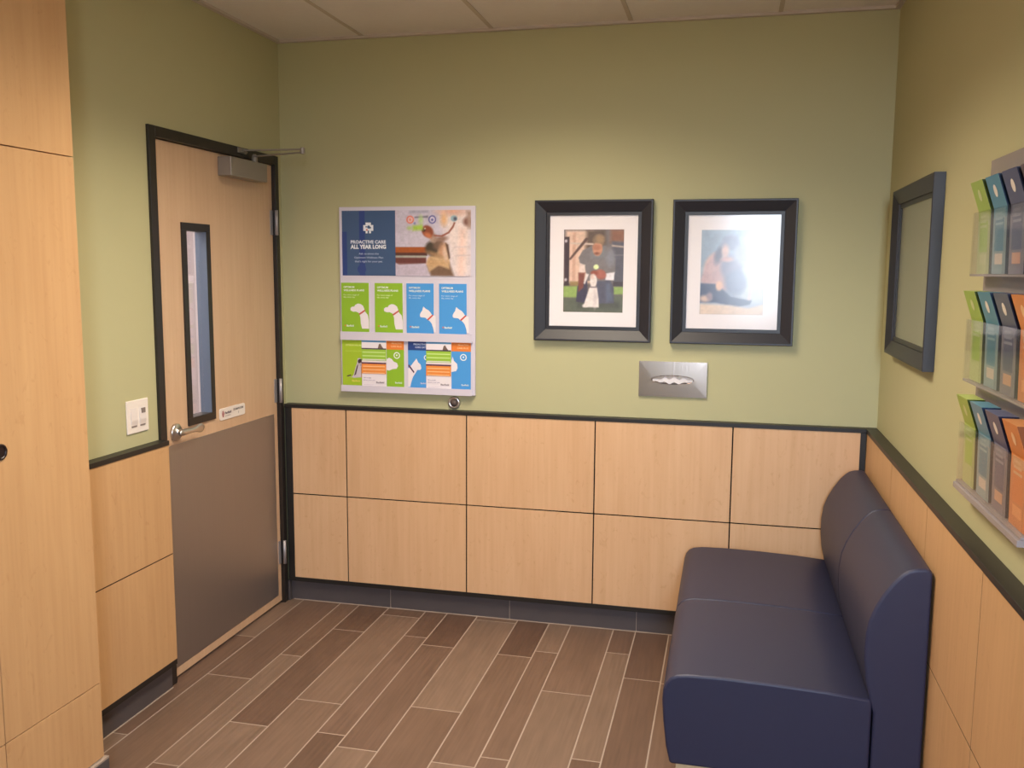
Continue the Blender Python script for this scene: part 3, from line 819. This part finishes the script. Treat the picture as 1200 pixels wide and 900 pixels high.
sh = [
 ('p', X([(-60,130),(740,130),(740,840),(-60,840)]), (204,196,214), .02),
 ('p', X([(420,135),(740,135),(740,840),(540,840)]), (234,218,216), .15),
 ('e', E(540,150,120,40), (222,172,150), .08), ('e', E(455,235,32,62), (236,190,146), .05),
 ('e', E(700,260,42,44), (120,80,72), .05), ('p', X([(690,150),(740,150),(740,330),(700,330)]), (176,148,136), .05),
 ('p', X([(620,330),(680,340),(660,830),(600,830)]), (238,206,196), .08),
 ('p', X([(560,520),(740,515),(740,528),(560,532)]), (216,198,200), .02), ('p', X([(560,610),(740,605),(740,618),(560,622)]), (216,198,200), .02),
 ('p', X([(-60,525),(280,525),(280,590),(-60,590)]), (170,92,52), .012),
 ('p', X([(-60,585),(280,585),(280,620),(-60,620)]), (92,60,56), .012),
 ('p', X([(-60,618),(270,618),(270,636),(-60,636)]), (172,176,164), .01),
 ('p', X([(-60,638),(270,638),(270,700),(-20,715),(-60,690)]), (112,66,64), .015),
 ('p', X([(-60,715),(280,715),(300,840),(-60,840)]), (196,184,202), .06),
 ('p', X([(280,720),(510,690),(560,835),(320,835)]), (122,96,80), .04),
 ('p', X([(275,700),(285,650),(330,600),(480,480),(510,600),(510,760),(400,720),(300,790)]), (210,176,136), .03),
 ('e', E(330,540,70,75,.2), (74,66,58), .04), ('e', E(400,500,60,60), (120,96,84), .05), ('e', E(440,560,40,70,.2), (196,150,120), .05),
 ('p', X([(275,705),(300,640),(420,690),(500,640),(510,700),(300,730)]), (196,158,118), .05), ('e', E(470,600,24,70,-.2), (226,196,176), .04),
 ('e', E(350,600,70,22,.3), (160,126,96), .04), ('p', X([(470,480),(500,500),(520,640),(505,650)]), (96,72,62), .02),
 ('e', E(345,430,38,50), (176,150,136), .03), ('e', E(430,440,62,26,-.15), (150,120,108), .03),
 ('e', E(285,360,66,58,.7), (146,80,60), .025), ('e', E(290,400,40,24,.5), (196,120,86), .03), ('e', E(245,345,18,18), (70,44,44), .02), ('e', E(258,330,8,8), (225,215,205), .012),
 ('p', X([(350,395),(430,400),(500,365),(545,300),(560,262),(575,270),(556,320),(510,380),(440,418),(350,412)]), (152,94,80), .012),
 ('e', E(560,225,34,32), (150,178,192), .015), ('e', E(572,228,16,18), (84,90,110), .02),
 ('e', E(103,235,40,42), (228,120,100), .012), ('e', E(103,235,26,28), (228,204,208), .012), ('e', E(103,235,11,14), (228,120,100), .02),
 ('e', E(335,235,40,44), (84,84,156), .012), ('e', E(335,235,28,31), (220,214,230), .012), ('e', E(335,238,12,13), (84,84,156), .02),
 ('p', X([(150,205),(290,195),(290,215),(150,218)]), (116,112,130), .02),
 ('e', E(215,240,22,44), (186,214,150), .04), ('e', E(150,275,10,12), (120,130,190), .02),
 ('p', X([(130,300),(230,290),(240,345),(130,350)]), (170,206,84), .04), ('e', E(95,325,20,16), (176,206,120), .04),
 ('p', X([(95,145),(290,145),(290,160),(95,160)]), (160,162,186), .03)]
s.field(.268, .634, 0, .302, 120, 100, sh, (205,196,214))
s.build('header_print', M['print'], t)

def dog_poly(s, u, v, k, col, collar, flip=1):
    """profile of a round-headed dog with its neck running off the lower right"""
    f = lambda pts: [(u+flip*x*k, v+y*k) for x, y in pts]
    body = [(0,0),(.06,-.05),(.18,-.09),(.34,-.08),(.52,-.16),(.60,-.40),(.62,-.75),(.70,-1.05),(1.12,-1.05),(1.12,-.60),(1.06,-.26),(.90,-.08),(.84,.10),(.78,.25),(.62,.36),(.45,.38),(.30,.31),(.22,.20),(.10,.20),(.0,.12)]
    s.poly(f(body), col)
    s.poly(f([(.50,-.20),(.56,-.27),(.92,-.03),(.88,.05)]), collar)
def cat_poly(s, u, v, k, col, collar, flip=1):
    f = lambda pts: [(u+flip*x*k, v+y*k) for x, y in pts]
    s.poly(f([(0,-.02),(.01,.07),(.08,.20),(.17,.32),(.20,.46),(.25,.58),(.36,.48),(.44,.42),(.60,.34),(.74,.20),(.84,.04),(1.02,-.02),(1.10,-.06),(1.10,-1.12),(.98,-1.12),(.93,-.85),(.82,-.55),(.66,-.36),(.50,-.26),(.38,-.16),(.22,-.15),(.08,-.14),(.02,-.10)]), col)
    s.poly(f([(.50,-.27),(.58,-.34),(.96,.01),(.86,.05)]), collar)
def leaflet(x, w, colr, label, dog, grp='folded leaflets on the upper shelf of the board'):
    z0, h = 1.3595, .2275
    root = thing('leaflet', (x+w/2, -.020, z0), label, 'leaflet', grp)
    obj('paper', onebox(x, x+w, -.0225, -.0170, z0-.037, z0+h), M['white'], root)
    s = on_back(x, z0-.037, .0227)
    s.rect(0, w, 0, h+.037, colr); o = .037
    lt = tuple(min(255, int(c+(255-c)*.62)) for c in colr)
    s.text('OPTIMUM', .012, o+.203, .0085, (236, 242, 236), w=.055, bold=.03)
    s.text('WELLNESS PLANS', .012, o+.188, .0085, (236, 242, 236), w=.105, bold=.03)
    s.text('For every stage of', .012, o+.168, .0062, lt, w=.078); s.text('life, every day', .012, o+.157, .0062, lt, w=.058)
    if dog: dog_poly(s, .046, o+.098, .083, (238, 230, 236), (196, 92, 84))
    else: cat_poly(s, .066, o+.080, .070, (238, 232, 236), (200, 84, 76))
    lu = w
    s.rect(.016, .022, o+.022, o+.028, (236, 120, 70)); s.text('Banfield', .026, o+.020, .009, (228, 240, 228), w=.036, bold=.03)
    s.poly([(w+.0005, 0), (w+.06, 0), (w+.06, .30), (w+.0005, .30)], colr) if False else None
    s.build('cover', M['print'], root)
    return root
GRN, BLU = (146, 190, 52), (78, 158, 228)
leaflet(.3120, .140, GRN, 'green dog leaflet, leftmost on the upper shelf of the display board', True)
leaflet(.4815, .139, GRN, 'green dog leaflet beside the blue ones on the upper shelf', True)
leaflet(.6395, .134, BLU, 'blue cat leaflet beside the green ones on the upper shelf', False)
leaflet(.7995, .133, BLU, 'blue cat leaflet, rightmost on the upper shelf of the display board', False)

def flyer(x, w, d, label, draw, grp):
    z0, h = 1.0775, .2415
    root = thing('leaflet', (x+w/2, -.020, z0), label, 'leaflet', grp)
    obj('paper', onebox(x, x+w, -d, -d+.0018, z0, z0+h), M['white'], root)
    s = on_back(x, z0, d+.0002); draw(s, w, h, .0235)
    s.build('cover', M['print'], root)
LG = (168, 198, 52)
GP = 'leaflets on the lower shelf of the board'
def dL(s, w, h, o):
    s.rect(0, w, 0, h, LG); s.text('OPTIMUM WELLNESS', .018, h-.032, .007, (226, 236, 150), w=.09)
    s.text('PLANS FOR PUPPIES', .018, h-.060, .006, (190, 214, 90), w=.09)
    s.poly([(.030,.062),(.048,.060),(.058,.072),(.066,.100),(.076,.128),(.080,.150),(.092,.152),(.104,.140),(.103,.060),(.060,.056)], (206, 196, 206))
    s.poly([(.060,.066),(.070,.072),(.080,.110),(.084,.128),(.074,.112)], (84, 66, 70)); s.disc(.092, .136, .012, (66, 54, 58), 16); s.disc(.096, .122, .009, (190, 176, 184), 16)
    s.poly([(.022,.060),(.046,.066),(.044,.072),(.024,.066)], (84, 70, 60)); s.rect(.096, .103, .060, .110, (196, 156, 120))
    s.text('Banfield', .050, .038, .008, (240, 214, 120), w=.040)
def dR(colr, cat):
    def f(s, w, h, o):
        s.rect(0, w, 0, h, colr); s.rect(0, w, h-.045, h, (234, 132, 62))
        s.text('PROACTIVE', w-.062, h-.019, .007, (250, 206, 160), w=.050); s.text('CARE PLUS', w-.066, h-.033, .007, (250, 206, 160), w=.054)
        s.disc(w-.036, h-.072, .016, (238, 244, 240), 24); s.disc(w-.036, h-.072, .0115, colr, 24); s.disc(w-.036, h-.071, .004, (238, 244, 240), 12)
        if cat: s.poly([(.0,.100),(.0,.150),(.006,.172),(.012,.152),(.028,.138),(.030,.118),(.022,.104)], (236, 230, 238))
        else:
            s.poly([(.0,.100),(.0,.150),(.012,.158),(.026,.152),(.036,.140),(.052,.134),(.058,.120),(.050,.106),(.030,.104),(.012,.096)], (236, 228, 238))
        s.text('Banfield', w-.045, .036, .008, (228, 240, 236), w=.034)
    return f
def dBL(s, w, h, o):
    s.rect(0, w, 0, h, BLU); s.rect(0, w, h-.045, h, (44, 72, 140))
    s.text('PROACTIVE', .028, h-.020, .0075, (214, 224, 244), w=.060); s.text('CARE CAT', .036, h-.034, .0075, (214, 224, 244), w=.052)
    s.poly([(.012,.120),(.042,.158),(.050,.140),(.062,.130),(.066,.112),(.060,.104),(.046,.104),(.036,.088),(.024,.070),(.016,.046),(.010,.022),(0,.022),(0,.110)], (238, 230, 238))
    s.poly([(.0,.122),(.028,.088),(.032,.094),(.004,.130)], (96, 72, 104))
    s.disc(.091, h-.078, .012, (236, 242, 248), 20); s.disc(.091, h-.078, .008, BLU, 20)
    s.text('Banfield', .062, .038, .007, (226, 220, 232), w=.030)
def dC(s, w, h, o):
    s.rect(0, w, 0, h, (240, 232, 238)); s.rect(0, w, h-.012, h, (104, 168, 214))
    s.poly([(w-.042,h-.040),(w-.036,h-.020),(w-.028,h-.018),(w-.022,h-.030),(w-.012,h-.042)], (120, 100, 92))
    s.rect(0, w, h-.046, h-.040, (72, 58, 86))
    for i in range(3):
        z = h-.064-i*.0175
        s.rect(0, w, z, z+.018, (158, 202, 70) if i < 3 else 0); s.rect(.004, w-.004, z+.002, z+.007, (206, 232, 150) if i < 2 else (232, 228, 222))
    s.rect(0, w, h-.108, h-.100, (240, 226, 226)); s.rect(0, w, h-.115, h-.108, (88, 52, 84))
    for i in range(3):
        z = h-.131-i*.0155
        s.rect(0, w, z, z+.016, (238, 146, 70)); s.rect(.006, w-.006, z+.002, z+.006, (252, 200, 150))
    s.text('Talk to us today', .008, h-.184, .005, (150, 140, 170), w=.040); s.text('about your pet', .008, h-.195, .005, (170, 160, 186), w=.060)
    s.text('Banfield', w-.050, h-.206, .008, (130, 118, 130), w=.040, bold=.03); s.rect(.008, .060, .046-.02, .0275, (214, 200, 214))
flyer(.310, .1035, .0190, 'yellow-green leaflet with a sitting dog, left end of the lower shelf', dL, GP)
flyer(.5365, .0875, .0190, 'green leaflet with an orange top, middle of the lower shelf', dR(GRN, False), GP)
flyer(.4125, .1240, .0245, 'white striped price card over the green leaflets on the lower shelf', dC, GP)
flyer(.6440, .0930, .0190, 'blue leaflet with a navy top and white cat on the lower shelf', dBL, GP)
flyer(.8580, .0940, .0190, 'blue leaflet with an orange top, right end of the lower shelf', dR(BLU, True), GP)
flyer(.7355, .1225, .0245, 'white striped price card over the blue leaflets on the lower shelf', dC, GP)

# ---------------------------------------------------------------- brochure rack on the right wall
RY0, NC, CW = -1.560, 4, .1345
tiers = [1.648, 1.384, 1.122]
RH = .150
rack = thing('brochure_rack', (W, RY0-NC*CW/2, 1.09), 'clear acrylic rack with three tiers of brochure pockets on the right wall', 'brochure rack')
obj('back_panel', onebox(W-.0055, W-.0005, RY0-NC*CW-.004, RY0+.012, 1.085, 1.926), M['frost'], rack)
for zt in tiers:
    obj('shelf', onebox(W-.040, W-.006, RY0-NC*CW-.004, RY0+.004, zt-.006, zt-.001), M['frost'], rack)
    obj('pocket_front', onebox(W-.0405, W-.0380, RY0-NC*CW-.004, RY0+.004, zt-.006, zt+RH), M['acrylic'], rack)
    for c in range(NC+1):
        y = RY0-c*CW
        obj('divider', onebox(W-.0378, W-.0060, y-.0012, y+.0012, zt-.0008, zt+RH), M['acrylic'], rack)
obj('bottom_lip', onebox(W-.046, W-.0060, RY0-NC*CW-.004, RY0+.006, 1.100, 1.115), M['frost'], rack, .002)

def stack(c, zt, base_c, side_c, low_c, rect_c, label, logo=(235, 225, 215), pic=None, ht=.222):
    w = .108; y1 = RY0-.0125-c*CW; y0 = y1-w
    root = thing('brochure_stack', (W-.02, (y0+y1)/2, zt), label, 'brochures', 'brochures in the clear wall rack')
    prof = [(.0075, 0), (.0280, 0), (.0320, RH), (.0560, ht), (.0150, ht), (.0080, RH)]
    s = Sheet((W, y1, zt), (0, -1, 0), (0, 0, 1))
    def q(pts, col):
        b_ = len(s.v); s.v += [Vector(p) for p in pts]; s.f.append(tuple(range(b_, b_+len(pts)))); s.c.append([L(col)]*len(pts))
    P = lambda d, z, y: (W-d, y, zt+z)
    n = len(prof)
    q([P(d, z, y0) for d, z in prof][::-1], side_c); q([P(d, z, y1) for d, z in prof], side_c)
    cols = [side_c, base_c, base_c, tuple(min(255, int(v*.75+60)) for v in base_c), side_c, side_c]
    for i in range(n):
        a, bb = prof[i], prof[(i+1) % n]
        q([P(*a, y1), P(*a, y0), P(*bb, y0), P(*bb, y1)], cols[i])
    def front(v0, v1, u0, u1, col, lift):
        def dd(z): return (.0280+(.004)*z/RH if z <= RH else .0320+.024*(z-RH)/(ht-RH))+lift
        q([P(dd(v0), v0, y1-u0), P(dd(v0), v0, y1-u1), P(dd(v1), v1, y1-u1), P(dd(v1), v1, y1-u0)], col)
    front(.0, .128, 0, w, low_c, .0004)
    front(.052, .126, .018, w-.018, rect_c, .0007)
    front(.128, RH-.001, .012, w-.012, tuple(min(255, int(v*.6+75)) for v in base_c), .0004)
    for k in range(3): front(.131+.012*k-.02, .137+.012*k-.02, .022, w-.026-.006*k, tuple(min(255, int(v*.5+105)) for v in base_c), .0010)
    b_ = len(s.v); n_ = 14
    for i in range(n_):
        a = 2*PI*i/n_; z = RH+.038+.014*math.sin(a); d = .0320+.024*(z-RH)/(ht-RH)+.0006
        s.v.append(Vector(P(d, z, y1-.054-.013*math.cos(a))))
    s.f.append(tuple(range(b_, b_+n_))); s.c.append([L(logo)]*n_)
    if pic: front(.022, .046, .024, w-.024, pic, .0008)
    o = s.build('brochures', M['print'], root)
    return root
GR, TE, NV, OR, MA = (150, 178, 52), (58, 128, 158), (58, 64, 104), (214, 122, 44), (72, 44, 50)
sGR, sTE, sNV, sOR, sMA = (64, 84, 20), (24, 46, 78), (22, 24, 52), (120, 60, 22), (30, 24, 26)  # stack sides: inks darkened to paint in their shade
for ti, (zt, nm) in enumerate(zip(tiers, ('top', 'middle', 'bottom'))):
    stack(0, zt, GR, sGR, (176, 186, 120), (150, 182, 50), 'green brochures in the %s tier of the clear wall rack' % nm, (196, 206, 140), (190, 196, 140) if ti == 0 else None)
    stack(1, zt, TE, sTE, (126, 150, 160), (44, 116, 146), 'teal brochures in the %s tier of the clear wall rack' % nm, pic=(206, 190, 180))
    stack(2, zt, NV, sNV, (112, 106, 124), (52, 60, 104), 'navy brochures in the %s tier of the clear wall rack' % nm, pic=(200, 150, 124))
    if ti == 0: stack(3, zt, MA, sMA, (90, 50, 48), (60, 44, 60), 'dark maroon brochures at the right of the top rack tier', pic=(190, 90, 50))
    else: stack(3, zt, OR, sOR, (206, 120, 56), (214, 116, 34), 'orange brochures in the %s tier of the clear wall rack' % nm, (240, 190, 140), (230, 150, 90))

# ---------------------------------------------------------------- window behind the camera
b = BM()
for q in ((WX0, WX0+.04, WZ0, WZ1), (WX1-.04, WX1, WZ0, WZ1), (WX0+.04, WX1-.04, WZ0, WZ0+.04), (WX0+.04, WX1-.04, WZ1-.04, WZ1)):
    box(b, q[0], q[1], YR-.09, YR+.01, q[2], q[3])
wn = tag(obj('window_1', b, M['frame_steel'], origin=((WX0+WX1)/2, YR, WZ0)), kind='structure')
obj('glass', onebox(WX0+.04, WX1-.04, YR-.052, YR-.046, WZ0+.04, WZ1-.04), M['glass_clear'], wn)

# ---------------------------------------------------------------- light
def area(name, loc, rot, sx, sy, power, rgb, spread=180, portal=False):
    l = bpy.data.lights.new(name, 'AREA'); l.shape = 'RECTANGLE'; l.size = sx; l.size_y = sy; l.energy = power
    l.color = rgb; l.spread = math.radians(spread)
    if portal: l.cycles.is_portal = True
    o = bpy.data.objects.new(name, l); COL.objects.link(o); o.location = loc; o.rotation_euler = rot
    return o
WARM = (1.0, .86, .68)
xc = (cx[2]+cx[3])/2
area('lamp_main', (xc, -1.41, H+.008), (0, 0, 0), .54, 1.14, 45, WARM, 135)
area('lamp_rear', (xc, -3.85, H+.008), (0, 0, 0), .54, 1.14, 9, WARM, 135)
area('lamp_corridor', (-.85, -.6, H-.02), (0, 0, 0), .5, 2.0, 85, (1, .93, .88), 180)
area('window_portal', ((WX0+WX1)/2, YR+.001, (WZ0+WZ1)/2), (math.radians(90), 0, 0), WX1-WX0, WZ1-WZ0, 1, (1, 1, 1), portal=True)
wd = bpy.data.worlds.new('daylight'); SC.world = wd; wd.use_nodes = True
nt = wd.node_tree; bg = nt.nodes['Background']; bg.inputs[1].default_value = 60.0
tc = nt.nodes.new('ShaderNodeTexCoord'); sp = nt.nodes.new('ShaderNodeSeparateXYZ'); rp = nt.nodes.new('ShaderNodeValToRGB')
mr = nt.nodes.new('ShaderNodeMapRange'); mr.inputs[1].default_value = -.2; mr.inputs[2].default_value = .8
nt.links.new(tc.outputs['Generated'], sp.inputs[0]); nt.links.new(sp.outputs[2], mr.inputs[0]); nt.links.new(mr.outputs[0], rp.inputs[0])
el = rp.color_ramp.elements; el[0].position = .15; el[0].color = (.22, .21, .20, 1); el[1].position = .8; el[1].color = (.50, .68, 1.0, 1)
e = el.new(.20); e.color = (.75, .86, 1.0, 1)
nt.links.new(rp.outputs[0], bg.inputs[0])

# ---------------------------------------------------------------- camera
R_ = Vector((0.97269873, 0.23198063, 0.00649289)); U_ = Vector((-0.03481477, 0.1182033, 0.99237892)); F_ = Vector((-0.22944521, 0.96551176, -0.12305255))
cd = bpy.data.cameras.new('camera'); cam = bpy.data.objects.new('camera', cd); COL.objects.link(cam)
cd.sensor_width = 36; cd.sensor_fit = 'HORIZONTAL'; cd.lens = 1068.957/1200*36; cd.clip_start = .02
m4 = Matrix.Identity(4)
for i in range(3): m4[i][0] = R_[i]; m4[i][1] = U_[i]; m4[i][2] = -F_[i]
m4[0][3], m4[1][3], m4[2][3] = 2.1128, -4.0758, 1.6476
cam.matrix_world = m4
SC.camera = cam
vs = SC.view_settings
vs.view_transform = 'Standard'; vs.look = 'None'; vs.exposure = 0.0; vs.gamma = 1; vs.use_curve_mapping = False
SC.cycles.max_bounces = 8; SC.cycles.diffuse_bounces = 5; SC.cycles.glossy_bounces = 4; SC.cycles.transparent_max_bounces = 16
